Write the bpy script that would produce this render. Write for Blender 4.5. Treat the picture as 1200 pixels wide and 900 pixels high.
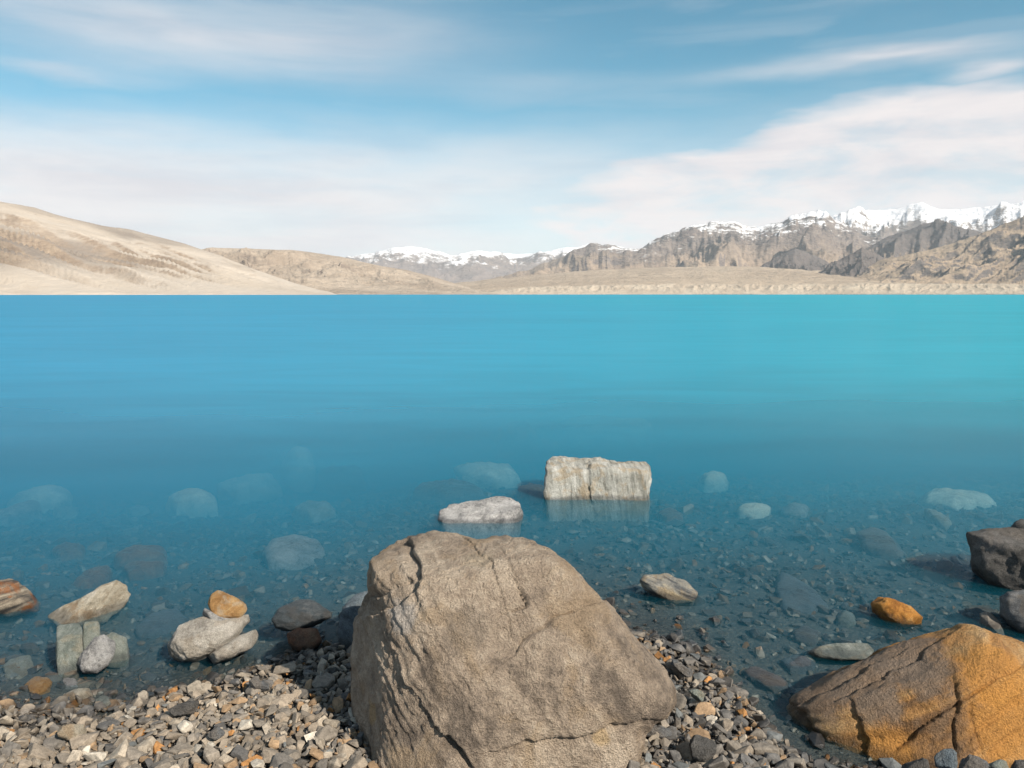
import bpy, bmesh, math, random
import numpy as np
from mathutils import Vector, Matrix

R = math.radians
scene = bpy.context.scene
for o in list(bpy.data.objects):
    bpy.data.objects.remove(o)

# ------------------------------------------------------------------ camera
CAM_H, PITCH, FPX = 1.15, R(6.5), 924.0          # eye height over the water, tilt, focal length in photo pixels
cam_data = bpy.data.cameras.new('camera')
cam_data.sensor_width = 36.0
cam_data.lens = FPX / 1200 * 36.0
cam_data.clip_start, cam_data.clip_end = 0.05, 200000.0
cam = bpy.data.objects.new('camera', cam_data)
scene.collection.objects.link(cam)
cam.location = (0, 0, CAM_H)
cam.rotation_euler = (R(90) - PITCH, 0, 0)
scene.camera = cam

# ------------------------------------------------------------------ light and exposure
SUN_AZ, SUN_EL = R(136), R(37)                   # azimuth clockwise from the view direction
sun_dir = Vector((math.sin(SUN_AZ) * math.cos(SUN_EL), math.cos(SUN_AZ) * math.cos(SUN_EL), math.sin(SUN_EL)))
sun_data = bpy.data.lights.new('sun', 'SUN')
sun_data.energy, sun_data.angle, sun_data.color = 4.8, R(0.5), (1.0, 0.90, 0.77)
sun = bpy.data.objects.new('sun', sun_data)
scene.collection.objects.link(sun)
sun.rotation_euler = sun_dir.to_track_quat('Z', 'Y').to_euler()

vs = scene.view_settings
scene.display_settings.display_device = 'sRGB'
vs.view_transform, vs.look, vs.exposure, vs.gamma = 'Standard', 'None', 0.74, 1.0
vs.use_curve_mapping = False

cy = scene.cycles
cy.max_bounces, cy.diffuse_bounces, cy.glossy_bounces, cy.transmission_bounces = 6, 3, 3, 4
cy.transparent_max_bounces, cy.volume_bounces = 8, 1
cy.use_denoising = True
cy.sample_clamp_indirect = 4.0


class NT:
    """small helper to write node trees"""
    def __init__(self, tree):
        self.t, self.n, self.l = tree, tree.nodes, tree.links
        self.n.clear()

    def new(self, typ, **kw):
        nd = self.n.new(typ)
        for k, v in kw.items():
            setattr(nd, k, v)
        return nd

    def put(self, sock, v):
        if hasattr(v, 'links') or isinstance(v, bpy.types.NodeSocket):
            self.l.new(v, sock)
        elif v is not None:
            sock.default_value = v

    def m(self, op, a, b=None, c=None, clamp=False):
        nd = self.new('ShaderNodeMath', operation=op, use_clamp=clamp)
        for i, v in enumerate((a, b, c)):
            if v is not None:
                self.put(nd.inputs[i], v)
        return nd.outputs[0]

    def vm(self, op, a, b=None):
        nd = self.new('ShaderNodeVectorMath', operation=op)
        self.put(nd.inputs[0], a)
        if b is not None:
            self.put(nd.inputs[1], b)
        return nd.outputs[1] if op in ('DOT_PRODUCT', 'LENGTH') else nd.outputs[0]

    def xyz(self, x, y, z):
        nd = self.new('ShaderNodeCombineXYZ')
        for i, v in enumerate((x, y, z)):
            self.put(nd.inputs[i], v)
        return nd.outputs[0]

    def sep(self, v):
        nd = self.new('ShaderNodeSeparateXYZ')
        self.put(nd.inputs[0], v)
        return nd.outputs

    def noise(self, vec, scale, detail=4, rough=0.5, dist=0.0, color=False):
        nd = self.new('ShaderNodeTexNoise')
        self.put(nd.inputs['Vector'], vec)
        nd.inputs['Scale'].default_value = scale
        nd.inputs['Detail'].default_value = detail
        nd.inputs['Roughness'].default_value = rough
        nd.inputs['Distortion'].default_value = dist
        return nd.outputs['Color' if color else 'Fac']

    def ss(self, v, a, b, lo=0.0, hi=1.0):
        nd = self.new('ShaderNodeMapRange', interpolation_type='SMOOTHSTEP')
        self.put(nd.inputs[0], v)
        self.put(nd.inputs[1], a)
        self.put(nd.inputs[2], b)
        nd.inputs[3].default_value, nd.inputs[4].default_value = lo, hi
        return nd.outputs[0]

    def mix(self, f, a, b, blend='MIX'):
        nd = self.new('ShaderNodeMix', data_type='RGBA', blend_type=blend)
        self.put(nd.inputs[0], f)
        for i, v in ((6, a), (7, b)):
            if isinstance(v, tuple) and len(v) == 3:
                v = v + (1.0,)
            self.put(nd.inputs[i], v)
        return nd.outputs[2]


# ------------------------------------------------------------------ sky
world = bpy.data.worlds.new('World')
scene.world = world
world.use_nodes = True
w = NT(world.node_tree)
sky = w.new('ShaderNodeTexSky', sky_type='NISHITA', sun_disc=False)
sky.sun_elevation, sky.sun_rotation = SUN_EL, SUN_AZ
sky.altitude, sky.air_density, sky.dust_density, sky.ozone_density = 3300, 1.0, 0.6, 2.0
dirv = w.new('ShaderNodeTexCoord').outputs['Generated']
dx, dy, dz = w.sep(dirv)
az0 = w.m('MULTIPLY', w.m('ARCTAN2', dx, dy), 57.2958)
el0 = w.m('MULTIPLY', w.m('ARCSINE', dz), 57.2958)
# wind drawn clouds: everything is stretched along the horizon
pv = w.xyz(w.m('MULTIPLY', dx, 1.0), w.m('MULTIPLY', dy, 1.0), w.m('MULTIPLY', dz, 5.0))
wr, wg, wb = w.sep(w.noise(pv, 3.2, 4, 0.55, color=True))
az = w.m('ADD', az0, w.m('MULTIPLY', w.m('SUBTRACT', wr, 0.5), 18.0))
el = w.m('ADD', el0, w.m('MULTIPLY', w.m('SUBTRACT', wg, 0.5), 4.6))
streak = w.noise(w.xyz(w.m('MULTIPLY', dx, 2.2), dy, w.m('MULTIPLY', dz, 18.0)), 2.2, 4, 0.5, 0.5)
puff = w.noise(w.xyz(dx, dy, w.m('MULTIPLY', dz, 3.2)), 9.0, 6, 0.6, 0.3)


def gauss(a, e, sa, se, amp):
    q = w.m('ADD', w.m('POWER', w.m('ABSOLUTE', w.m('DIVIDE', w.m('SUBTRACT', az, a), sa)), 2.0),
            w.m('POWER', w.m('ABSOLUTE', w.m('DIVIDE', w.m('SUBTRACT', el, e), se)), 2.0))
    return w.m('MULTIPLY', w.m('EXPONENT', w.m('MULTIPLY', q, -1.0)), amp)


cover = None
for g in ((-22, 16.5, 15, 2.6, 0.66), (-9, 20.6, 8, 0.9, 0.7), (-27, 13.3, 4, 0.6, 0.35), (24, 14.6, 9, 0.9, 0.70), (32, 12.9, 3.0, 0.7, 0.8),
          (-5.3, 3.9, 3.2, 0.55, 0.8), (5, 3.6, 4.5, 0.6, 0.7), (30, 18.0, 9, 0.8, 0.25), (2, 14.0, 8, 1.2, 0.2)):
    gq = gauss(*g)
    cover = gq if cover is None else w.m('ADD', cover, gq)
cover = w.m('MULTIPLY', cover, w.ss(streak, 0.2, 0.68, 0.72, 1.06))
# cloud bank low on the right, rising to the right
top = w.m('ADD', 9.4, w.m('MULTIPLY', w.ss(az, 4, 30), 3.0))
bank = w.m('MULTIPLY', w.ss(w.m('SUBTRACT', top, el), -0.5, 0.9), w.ss(w.m('ADD', az, w.m('MULTIPLY', el, -0.30)), -2.5, 6.0))
bank = w.m('MULTIPLY', bank, w.ss(puff, 0.26, 0.58, 0.62, 1.0))
cover = w.m('MAXIMUM', cover, bank)
# thin veil low over the dunes
veil = w.m('MULTIPLY', w.ss(el, 14.0, 6.5), w.ss(az, 14, -14, 0.62, 0.97))
cover = w.m('MAXIMUM', cover, w.m('MULTIPLY', veil, w.ss(streak, 0.2, 0.6, 0.85, 1.0)))
# the rest of the dome carries on with the same streaky cloud
rest = w.m('MULTIPLY', w.ss(streak, 0.42, 0.68), 0.75)
inframe = w.m('MULTIPLY', w.ss(w.m('ABSOLUTE', az0), 48, 36), w.ss(el0, 26, 21))
cover = w.m('MAXIMUM', cover, w.m('MULTIPLY', rest, w.m('SUBTRACT', 1.0, w.m('MULTIPLY', inframe, 0.82))))
cover = w.m('MULTIPLY', w.m('MINIMUM', cover, 1.0), 0.96)
skyc = w.mix(1.0, sky.outputs[0], (0.25, 1.0, 0.90), 'MULTIPLY')
hs = w.new('ShaderNodeHueSaturation')
hs.inputs['Saturation'].default_value = 1.0
w.put(hs.inputs['Color'], skyc)
bg_sky = w.new('ShaderNodeBackground')
w.put(bg_sky.inputs[0], hs.outputs[0])
bg_sky.inputs[1].default_value = 0.086
shade = w.noise(w.xyz(dx, dy, w.m('MULTIPLY', dz, 6.0)), 4.5, 6, 0.6, 0.4)
ccol = w.mix(w.ss(shade, 0.3, 0.66), (0.53, 0.495, 0.515), (0.67, 0.61, 0.595))
bg_cloud = w.new('ShaderNodeBackground')
w.put(bg_cloud.inputs[0], ccol)
bg_cloud.inputs[1].default_value = 0.86
mixs = w.new('ShaderNodeMixShader')
w.put(mixs.inputs[0], cover)
w.l.new(bg_sky.outputs[0], mixs.inputs[1])
w.l.new(bg_cloud.outputs[0], mixs.inputs[2])
w.l.new(mixs.outputs[0], w.new('ShaderNodeOutputWorld').inputs[0])

# ------------------------------------------------------------------ numpy helpers
_rng = np.random.RandomState(7)
_perm = _rng.permutation(256).astype(np.int64)
_perm = np.concatenate([_perm, _perm, _perm])
_gr = _rng.normal(size=(256, 3))
_gr /= np.linalg.norm(_gr, axis=1, keepdims=True)


def pn(p):
    """gradient noise, about -1..1"""
    p = np.asarray(p, float)
    i = np.floor(p).astype(np.int64)
    f = p - i
    u = f * f * f * (f * (f * 6 - 15) + 10)
    i &= 255
    out = 0
    for a in (0, 1):
        for b in (0, 1):
            for c in (0, 1):
                h = _perm[_perm[_perm[(i[:, 0] + a) & 255] + ((i[:, 1] + b) & 255)] + ((i[:, 2] + c) & 255)]
                g = _gr[h]
                d = g[:, 0] * (f[:, 0] - a) + g[:, 1] * (f[:, 1] - b) + g[:, 2] * (f[:, 2] - c)
                wgt = (u[:, 0] if a else 1 - u[:, 0]) * (u[:, 1] if b else 1 - u[:, 1]) * (u[:, 2] if c else 1 - u[:, 2])
                out = out + d * wgt
    return out * 1.5


def fbm(p, octv=4, gain=0.5, lac=2.03):
    s, a, t = 0, 1.0, 0
    p = np.asarray(p, float).copy()
    for _ in range(octv):
        s = s + a * pn(p)
        t += a
        a *= gain
        p = p * lac + 17.3
    return s / t


def ridged(p, octv=4, gain=0.5, lac=2.03):
    s, a, t = 0, 1.0, 0
    p = np.asarray(p, float).copy()
    for _ in range(octv):
        v = 1 - np.abs(pn(p))
        s = s + a * v * v
        t += a
        a *= gain
        p = p * lac + 9.7
    return s / t


def sstep(x, a, b):
    t = np.clip((x - a) / (b - a), 0, 1)
    return t * t * (3 - 2 * t)


FWD = np.array((0, math.cos(PITCH), -math.sin(PITCH)))
UPV = np.array((0, math.sin(PITCH), math.cos(PITCH)))
EYE = np.array((0, 0, CAM_H))


def ray(px, py):
    return FWD + (px - 600) / FPX * np.array((1, 0, 0)) - (py - 450) / FPX * UPV


def at_z(px, py, z=0.0):
    d = ray(px, py)
    return EYE + d * ((z - CAM_H) / d[2])


def at_t(px, py, t):
    return EYE + ray(px, py) * t


# ------------------------------------------------------------------ mesh helpers
def mesh_from(name, verts, faces, smooth=True):
    me = bpy.data.meshes.new(name)
    verts = np.ascontiguousarray(verts, dtype=np.float32)
    faces = np.ascontiguousarray(faces, dtype=np.int32)
    n = faces.shape[1]
    me.vertices.add(len(verts))
    me.vertices.foreach_set('co', verts.ravel())
    me.loops.add(faces.size)
    me.loops.foreach_set('vertex_index', faces.ravel())
    me.polygons.add(len(faces))
    me.polygons.foreach_set('loop_start', np.arange(0, faces.size, n, dtype=np.int32))
    me.polygons.foreach_set('loop_total', np.full(len(faces), n, dtype=np.int32))
    me.polygons.foreach_set('use_smooth', np.full(len(faces), smooth, dtype=bool))
    me.update(calc_edges=True)
    return me


def link(name, me, mat=None, label=None, cat=None, group=None, kind=None, loc=None, parent=None):
    o = bpy.data.objects.new(name, me)
    scene.collection.objects.link(o)
    if mat is not None and not me.materials:
        me.materials.append(mat)
    if loc is not None:
        o.location = loc
    if parent is not None:
        o.parent = parent
    for k, v in (('label', label), ('category', cat), ('group', group), ('kind', kind)):
        if v:
            o[k] = v
    return o


def grid_faces(nu, nv):
    i = np.arange(nu - 1)[:, None] * nv + np.arange(nv - 1)[None, :]
    i = i.ravel()
    return np.stack([i, i + nv, i + nv + 1, i + 1], 1)


_ico = {}


def ico(sub):
    if sub not in _ico:
        bm = bmesh.new()
        bmesh.ops.create_icosphere(bm, subdivisions=sub, radius=1.0)
        v = np.array([x.co[:] for x in bm.verts])
        f = np.array([[x.index for x in fc.verts] for fc in bm.faces])
        bm.free()
        _ico[sub] = (v / np.linalg.norm(v, axis=1, keepdims=True), f)
    return _ico[sub]


# ------------------------------------------------------------------ materials
def new_mat(name):
    m = bpy.data.materials.new(name)
    m.use_nodes = True
    return m, NT(m.node_tree)


def bsdf_out(t, col, rough=0.8, normal=None, spec=0.3):
    b = t.new('ShaderNodeBsdfPrincipled')
    c = col + (1.0,) if isinstance(col, tuple) else col
    t.put(b.inputs['Base Color'], c)
    t.put(b.inputs['Roughness'], rough)
    b.inputs['Specular IOR Level'].default_value = spec
    if normal is not None:
        t.l.new(normal, b.inputs['Normal'])
    t.l.new(b.outputs[0], t.new('ShaderNodeOutputMaterial').inputs['Surface'])
    return b


def bump(t, h, strength, dist):
    b = t.new('ShaderNodeBump')
    b.inputs['Strength'].default_value = strength
    b.inputs['Distance'].default_value = dist
    t.put(b.inputs['Height'], h)
    return b.outputs[0]


def rock_mat(name, dark, mid, light, scale=6.0, strata=None, strata_amt=0.0, accent=None, accent_amt=0.0, patches=(), grain=1.0, rough=0.82, relief=1.0, wet=True, contrast=1.7):
    """stone: cloudy tone, bands along a bedding direction, mineral grain, stains; wet (darker, glossier) up to just above the water"""
    m, t = new_mat(name)
    oc = t.new('ShaderNodeTexCoord').outputs['Object']
    n1 = t.noise(oc, scale, 6, 0.62, 0.4)
    n2 = t.noise(oc, scale * 7.5, 7, 0.72)
    n3 = t.noise(oc, scale * 55, 3, 0.75)
    k = t.m('ADD', t.m('MULTIPLY', n1, 0.6), t.m('MULTIPLY', n2, 0.4))
    if strata is not None:
        s = Vector(strata).normalized()
        along = t.vm('DOT_PRODUCT', oc, tuple(s))
        squash = t.vm('ADD', t.vm('MULTIPLY', oc, (0.16, 0.16, 0.16)), t.vm('MULTIPLY', t.xyz(along, along, along), tuple(s * 1.0)))
        sn = t.noise(squash, scale * 5.0, 5, 0.6, 0.5)
        k = t.m('ADD', t.m('MULTIPLY', k, 1 - strata_amt), t.m('MULTIPLY', sn, strata_amt))
    else:
        sn = n2
    c = t.mix(t.ss(k, 0.51 - 0.21 / contrast, 0.51), dark, mid)
    c = t.mix(t.ss(k, 0.49, 0.49 + 0.21 / contrast), c, light)
    if accent:
        an = t.noise(t.vm('ADD', oc, (3.1, 1.7, 5.2)), scale * 1.6, 5, 0.62, 0.6)
        c = t.mix(t.m('MULTIPLY', t.ss(an, 0.50, 0.62), accent_amt), c, accent)
    for (cx, cy_, cz), rad, pc, amt in patches:
        dd = t.vm('LENGTH', t.vm('SUBTRACT', oc, (cx, cy_, cz)))
        dd = t.m('ADD', dd, t.m('MULTIPLY', t.m('SUBTRACT', n2, 0.5), rad * 1.1))
        c = t.mix(t.m('MULTIPLY', t.ss(dd, rad, rad * 0.55), amt), c, pc)
    sp = t.ss(n3, 0.36, 0.64, 1 - 0.34 * grain, 1 + 0.26 * grain)
    c = t.mix(1.0, c, t.xyz(sp, sp, sp), 'MULTIPLY')
    ro = rough
    if wet:
        wz = t.sep(t.new('ShaderNodeNewGeometry').outputs['Position'])[2]
        wz = t.m('ADD', wz, t.m('MULTIPLY', t.m('SUBTRACT', n1, 0.5), 0.05))
        wf = t.ss(wz, 0.034, 0.010)
        c = t.mix(wf, c, t.mix(1.0, c, (0.50, 0.51, 0.53), 'MULTIPLY'))
        ro = t.m('SUBTRACT', rough, t.m('MULTIPLY', wf, 0.45))
    hgt = t.m('ADD', t.m('ADD', t.m('MULTIPLY', n2, 0.6), t.m('MULTIPLY', n3, 0.40)), t.m('MULTIPLY', sn, 0.5 * strata_amt + 0.1))
    bsdf_out(t, c, ro, bump(t, hgt, 1.0 * relief, 0.022), 0.3)
    return m


def pebble_mat(name, attr):
    """per-pebble colour from a vertex colour; wet and glossy at the water's edge and below it"""
    m, t = new_mat(name)
    if attr:
        a = t.new('ShaderNodeAttribute', attribute_name='col').outputs['Color']
    else:
        a = t.new('ShaderNodeObjectInfo').outputs['Color']
    pos = t.new('ShaderNodeNewGeometry').outputs['Position']
    n1 = t.noise(pos, 70, 4, 0.65, 0.5)
    n2 = t.noise(pos, 320, 3, 0.7)
    f = t.m('ADD', t.ss(n1, 0.3, 0.7, 0.72, 1.22), t.ss(n2, 0.3, 0.7, -0.16, 0.16))
    c = t.mix(1.0, a, t.xyz(f, f, f), 'MULTIPLY')
    z = t.m('ADD', t.sep(pos)[2], t.m('MULTIPLY', t.m('SUBTRACT', t.noise(pos, 6, 3), 0.5), 0.03))
    wf = t.ss(z, 0.026, 0.008)
    c = t.mix(wf, c, t.mix(1.0, c, (0.34, 0.345, 0.36), 'MULTIPLY'))
    ro = t.m('SUBTRACT', 0.8, t.m('MULTIPLY', wf, 0.4))
    bsdf_out(t, c, ro, bump(t, t.m('ADD', n1, t.m('MULTIPLY', n2, 0.5)), 0.5, 0.004), 0.35)
    return m


# ------------------------------------------------------------------ lake bed and beach (one sheet to the horizon)
_sp = [(-120, 842), (0, 832), (90, 830), (150, 822), (230, 806), (300, 784), (340, 770), (420, 756), (600, 748), (745, 742), (800, 762), (850, 792), (880, 825), (905, 862), (960, 905), (1060, 912), (1130, 902), (1320, 890)]
_sw = np.array([at_z(x, y)[:2] for x, y in _sp])


def ground_h(x, y):
    x, y = np.asarray(x, float), np.asarray(y, float)
    s = y - np.interp(x, _sw[:, 0], _sw[:, 1])            # metres beyond the waterline
    left = sstep(-x, 0.0, 1.6)
    straight = y - 2.30 - 0.12 * sstep(x, -1.5, 0.6)
    kk = sstep(s, 0.0, 1.6)
    s = np.where(s > 0, s * (1 - kk) + np.maximum(straight, 0.02) * kk, s)
    land = np.minimum(-s * (0.085 - 0.04 * sstep(x, 0.1, 0.5)), 0.16) * (s < 0)
    so = np.clip(s, 0, None)
    dep = so * (0.055 + 0.035 * left) + so ** 2 * 0.004 + np.clip(so - 2.0, 0, None) ** 2 * 0.026
    dep = 6.0 * (1 - np.exp(-dep / 6.0))
    return land - dep


def ground_hn(x, y):
    x, y = np.asarray(x, float), np.asarray(y, float)
    p = np.stack([x.ravel() * 2.3, y.ravel() * 2.3, np.zeros(x.size)], 1)
    near = 1 - sstep(np.hypot(x, y), 7, 12)
    return ground_h(x, y) + (fbm(p, 3) * 0.018).reshape(x.shape) * near


def on_ground(px, py, lift=0.0):
    d = ray(px, py)
    t = np.linspace(1.0, 30.0, 3000)
    p = EYE + d * t[:, None]
    k = np.argmax(p[:, 2] < ground_h(p[:, 0], p[:, 1]) + lift)
    return p[k], t[k]


def build_ground():
    th = np.linspace(-math.pi, math.pi, 241)
    near = np.linspace(0.0, 9.0, 150)[1:]
    far = np.geomspace(9.2, 60000, 40)
    rr = np.concatenate([[0.02], near, far])
    A, D = np.meshgrid(th, rr, indexing='ij')
    X, Y = np.sin(A) * D, np.cos(A) * D
    Z = ground_hn(X, Y)
    Z = np.where(Y < 0, np.maximum(Z, 0.14 + np.clip(-Y, 0, 3000) * 0.02), Z)
    me = mesh_from('lake_bed', np.stack([X, Y, Z], -1).reshape(-1, 3), grid_faces(len(th), len(rr)))
    m, t = new_mat('silt_and_grit')
    pos = t.new('ShaderNodeNewGeometry').outputs['Position']
    n1 = t.noise(pos, 3.0, 5, 0.6, 0.5)
    n2 = t.noise(pos, 60.0, 4, 0.7)
    c = t.mix(t.ss(n1, 0.35, 0.62), (0.040, 0.040, 0.040), (0.065, 0.062, 0.058))
    c = t.mix(t.ss(n2, 0.45, 0.7), c, (0.11, 0.10, 0.085))
    bsdf_out(t, c, 0.9, bump(t, n2, 0.8, 0.02), 0.2)
    return link('lake_bed', me, m, 'grey gravel beach sloping down into the turquoise lake', 'ground', kind='structure')


build_ground()


# ------------------------------------------------------------------ far shore: dunes and mountains
def terrain_mat(name, sand, sand2, rock, rock2, snow_z=None, snow_w=200.0, rock_z=None, rock_w=150.0, feat=0.004, slope=(0.80, 0.62), bias=0.0, streak=None, bumpy=1.0):
    m, t = new_mat(name)
    g = t.new('ShaderNodeNewGeometry')
    pos, nz = g.outputs['Position'], t.sep(g.outputs['Normal'])[2]
    z = t.sep(pos)[2]
    st = t.vm('MULTIPLY', pos, (1, 1, 2.2))
    n1 = t.noise(st, feat, 7, 0.62, 0.6)
    n2 = t.noise(st, feat * 6, 6, 0.65, 0.4)
    n3 = t.noise(st, feat * 0.35, 4, 0.6, 0.4)
    n4 = t.noise(st, feat * 24, 5, 0.7, 0.3)
    c = t.mix(t.ss(n1, 0.38, 0.62), sand, sand2)
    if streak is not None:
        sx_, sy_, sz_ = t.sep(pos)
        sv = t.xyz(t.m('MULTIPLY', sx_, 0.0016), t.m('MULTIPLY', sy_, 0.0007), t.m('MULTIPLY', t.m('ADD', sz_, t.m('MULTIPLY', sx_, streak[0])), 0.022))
        c = t.mix(t.m('MULTIPLY', t.ss(t.noise(sv, 0.8, 4, 0.55, 0.5), 0.38, 0.66), t.ss(z, 25, 90)), c, streak[1])  # dark bands painted into the sand colour in place of cloud shadow
    rk = t.mix(t.ss(t.m('ADD', t.m('MULTIPLY', n2, 0.5), t.m('MULTIPLY', n4, 0.5)), 0.40, 0.60), rock, rock2)
    f = t.ss(t.m('ADD', nz, t.m('MULTIPLY', t.m('SUBTRACT', n2, 0.5), 0.35)), slope[0], slope[1])
    f = t.m('MULTIPLY', f, t.ss(n3, 0.40 - bias, 0.56 - bias))
    if rock_z is not None:
        hz = t.ss(t.m('ADD', z, t.m('MULTIPLY', t.m('SUBTRACT', n1, 0.5), rock_w * 3.0)), rock_z - rock_w, rock_z + rock_w)
        f = t.m('MAXIMUM', f, hz)
    c = t.mix(f, c, rk)
    if snow_z is not None:
        sz = t.m('ADD', z, t.m('ADD', t.m('MULTIPLY', t.m('SUBTRACT', n1, 0.5), snow_w * 2.2), t.m('ADD', t.m('MULTIPLY', t.m('SUBTRACT', n2, 0.5), snow_w * 3.2), t.m('MULTIPLY', t.m('SUBTRACT', n4, 0.5), snow_w * 1.3))))
        sz = t.m('ADD', sz, t.m('MULTIPLY', t.m('SUBTRACT', nz, 0.8), snow_w * 1.6))
        sf = t.ss(sz, snow_z - snow_w * 0.3, snow_z + snow_w * 0.3)
        c = t.mix(sf, c, (0.86, 0.87, 0.90))
    bsdf_out(t, c, 0.92, bump(t, t.m('ADD', n2, t.m('MULTIPLY', n4, 0.18)), 0.75 * bumpy, 0.12 / feat), 0.1)
    return m


def terrain(name, label, crest, d0, d1, d2, mat, relief=0.22, gully=26, warp=0.5, edge=0.03, nu=420, nv=100, seed=0.0, slant=0.0, power=1.15, feat=900.0, flute=0.15, crestw=0.22, jag=2.0, base=-6.0, dune=False):
    """a range seen from the lake: foot at d0, crest at d1, back at d2 metres; crest heights follow the traced skyline"""
    px = np.linspace(crest[0][0], crest[-1][0], nu)
    cxp, cyp = np.array(crest, float).T
    py = np.interp(px, cxp, cyp)
    py = py + fbm(np.stack([px / 16.0 + seed, px * 0 + 2.5, px * 0], 1), 4, 0.6) * jag
    dirs = np.stack([ray(a, b) for a, b in zip(px, py)])
    hor = np.hypot(dirs[:, 0], dirs[:, 1])
    tan_el = dirs[:, 2] / hor
    azv = np.arctan2(dirs[:, 0], dirs[:, 1])
    v = np.concatenate([np.linspace(0, 1, int(nv * 0.72)), np.linspace(1, 2, nv - int(nv * 0.72) + 1)[1:]])
    nv = len(v)
    wob = fbm(np.stack([azv * 9 + seed, azv * 0 + seed, azv * 0], 1), 3) * 0.25
    D1 = d1 * (1 + wob * (d1 - d0) / d1 * 0.6)
    Dm = np.where(v[None, :] <= 1, d0 + (D1[:, None] - d0) * v[None, :], D1[:, None] + (d2 - D1[:, None]) * (v[None, :] - 1))
    H = CAM_H + tan_el * D1
    A = np.repeat(azv[:, None], nv, 1)
    V = np.repeat(v[None, :], nu, 0)
    prof = np.where(V <= 1, V ** power, np.clip(2 - V, 0, 1) ** 0.9)
    q = A * gully + V * slant
    P = np.stack([q.ravel(), V.ravel() * 1.3 + seed, np.full(q.size, seed * 3.1)], 1)
    wv = fbm(P * 0.6 + 5, 3) * warp
    P[:, 0] += wv
    P[:, 1] += wv * 0.4
    Xw, Yw = np.sin(A) * Dm, np.cos(A) * Dm
    Q = np.stack([Xw.ravel() / feat, Yw.ravel() / feat, np.full(q.size, seed)], 1)
    Q[:, 0] += fbm(Q * 0.7 + 3, 3) * 0.6
    Q[:, 1] += fbm(Q * 0.7 + 13, 3) * 0.6
    if dune:
        rg = 0.62 + fbm(P, 3) * 0.45 + (ridged(P * np.array((1.7, 1.2, 1)), 2) - 0.6) * 0.5 + fbm(P * 4, 3) * 0.05
    else:
        rg = flute * ridged(P, 4, 0.5) + (1 - flute) * ridged(Q, 6, 0.52)
        rg = 0.62 + (rg - 0.62) * 1.5
    rg = rg.reshape(nu, nv)
    env = np.clip(np.sin(np.clip(V, 0, 2) * math.pi / 2), 0, 1)
    mask = env * (1 - np.exp(-((V - 1) / crestw) ** 2) * (1 - edge / max(relief, 1e-3)))
    Z = H[:, None] * (prof + (rg - 0.62) * relief * mask)
    Z = np.where(V < 0.02, base, Z)
    taper = sstep(np.minimum(np.arange(nu), np.arange(nu)[::-1]) / nu, 0, 0.04)[:, None]
    Z = Z * taper + base * (1 - taper)
    X, Y = np.sin(A) * Dm, np.cos(A) * Dm
    me = mesh_from(name, np.stack([X, Y, Z], -1).reshape(-1, 3), grid_faces(nu, nv)[:, ::-1])
    return link(name, me, mat, label, 'mountains' if 'mountain' in name else 'hills', kind='structure')


SAND, SAND2 = (0.46, 0.405, 0.345), (0.39, 0.335, 0.28)
TAN, TAN2 = (0.38, 0.295, 0.22), (0.28, 0.215, 0.165)
SLATE, SLATE2 = (0.13, 0.113, 0.11), (0.24, 0.20, 0.175)  # slate rock; its dark patches also stand in for cloud shadow

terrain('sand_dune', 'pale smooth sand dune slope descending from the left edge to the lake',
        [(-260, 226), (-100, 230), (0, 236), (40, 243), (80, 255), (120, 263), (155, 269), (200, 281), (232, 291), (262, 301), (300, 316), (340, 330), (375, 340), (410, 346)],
        1500, 2600, 4200, terrain_mat('cloud_shaded_sand', SAND, (0.43, 0.37, 0.305), (0.24, 0.185, 0.14), (0.33, 0.26, 0.195), feat=0.0035, slope=(0.93, 0.80), streak=(0.26, (0.22, 0.185, 0.155)), bumpy=0.45),
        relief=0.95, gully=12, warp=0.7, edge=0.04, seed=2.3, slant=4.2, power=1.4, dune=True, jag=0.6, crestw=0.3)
terrain('brown_hill', 'low sandy brown hills behind the dune, ending at the water left of centre',
        [(190, 300), (232, 293), (250, 290), (300, 291), (345, 293), (400, 301), (440, 310), (480, 317), (520, 328), (560, 339), (600, 346)],
        2700, 4200, 6500, terrain_mat('hill_earth', (0.43, 0.355, 0.28), (0.33, 0.265, 0.205), (0.18, 0.145, 0.125), (0.26, 0.21, 0.17), feat=0.003, slope=(0.93, 0.75)),
        relief=0.75, jag=0.9, gully=20, warp=1.0, edge=0.03, seed=5.1, slant=1.0, feat=520)
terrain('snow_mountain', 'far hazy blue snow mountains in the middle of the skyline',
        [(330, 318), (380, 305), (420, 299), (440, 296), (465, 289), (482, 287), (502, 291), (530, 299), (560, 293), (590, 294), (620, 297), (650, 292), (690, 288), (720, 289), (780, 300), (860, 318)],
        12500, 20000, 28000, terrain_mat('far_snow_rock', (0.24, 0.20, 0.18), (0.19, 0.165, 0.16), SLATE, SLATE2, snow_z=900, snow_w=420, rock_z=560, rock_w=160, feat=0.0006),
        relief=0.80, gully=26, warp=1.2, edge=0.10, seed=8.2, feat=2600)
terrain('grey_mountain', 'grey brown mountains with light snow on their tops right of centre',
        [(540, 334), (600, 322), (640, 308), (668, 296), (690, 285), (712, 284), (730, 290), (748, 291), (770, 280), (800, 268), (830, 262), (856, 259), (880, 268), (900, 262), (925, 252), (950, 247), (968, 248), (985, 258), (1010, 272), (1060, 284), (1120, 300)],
        6000, 9500, 14000, terrain_mat('cloud_shaded_slate', TAN, (0.31, 0.23, 0.165), SLATE, SLATE2, snow_z=800, snow_w=420, rock_z=330, rock_w=190, feat=0.0011, bias=0.05),  # dark upper rock: slate, with cloud shade put into the colour
        relief=0.85, jag=4.5, gully=22, warp=1.2, edge=0.12, seed=11.7, nu=620, feat=1500)
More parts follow.
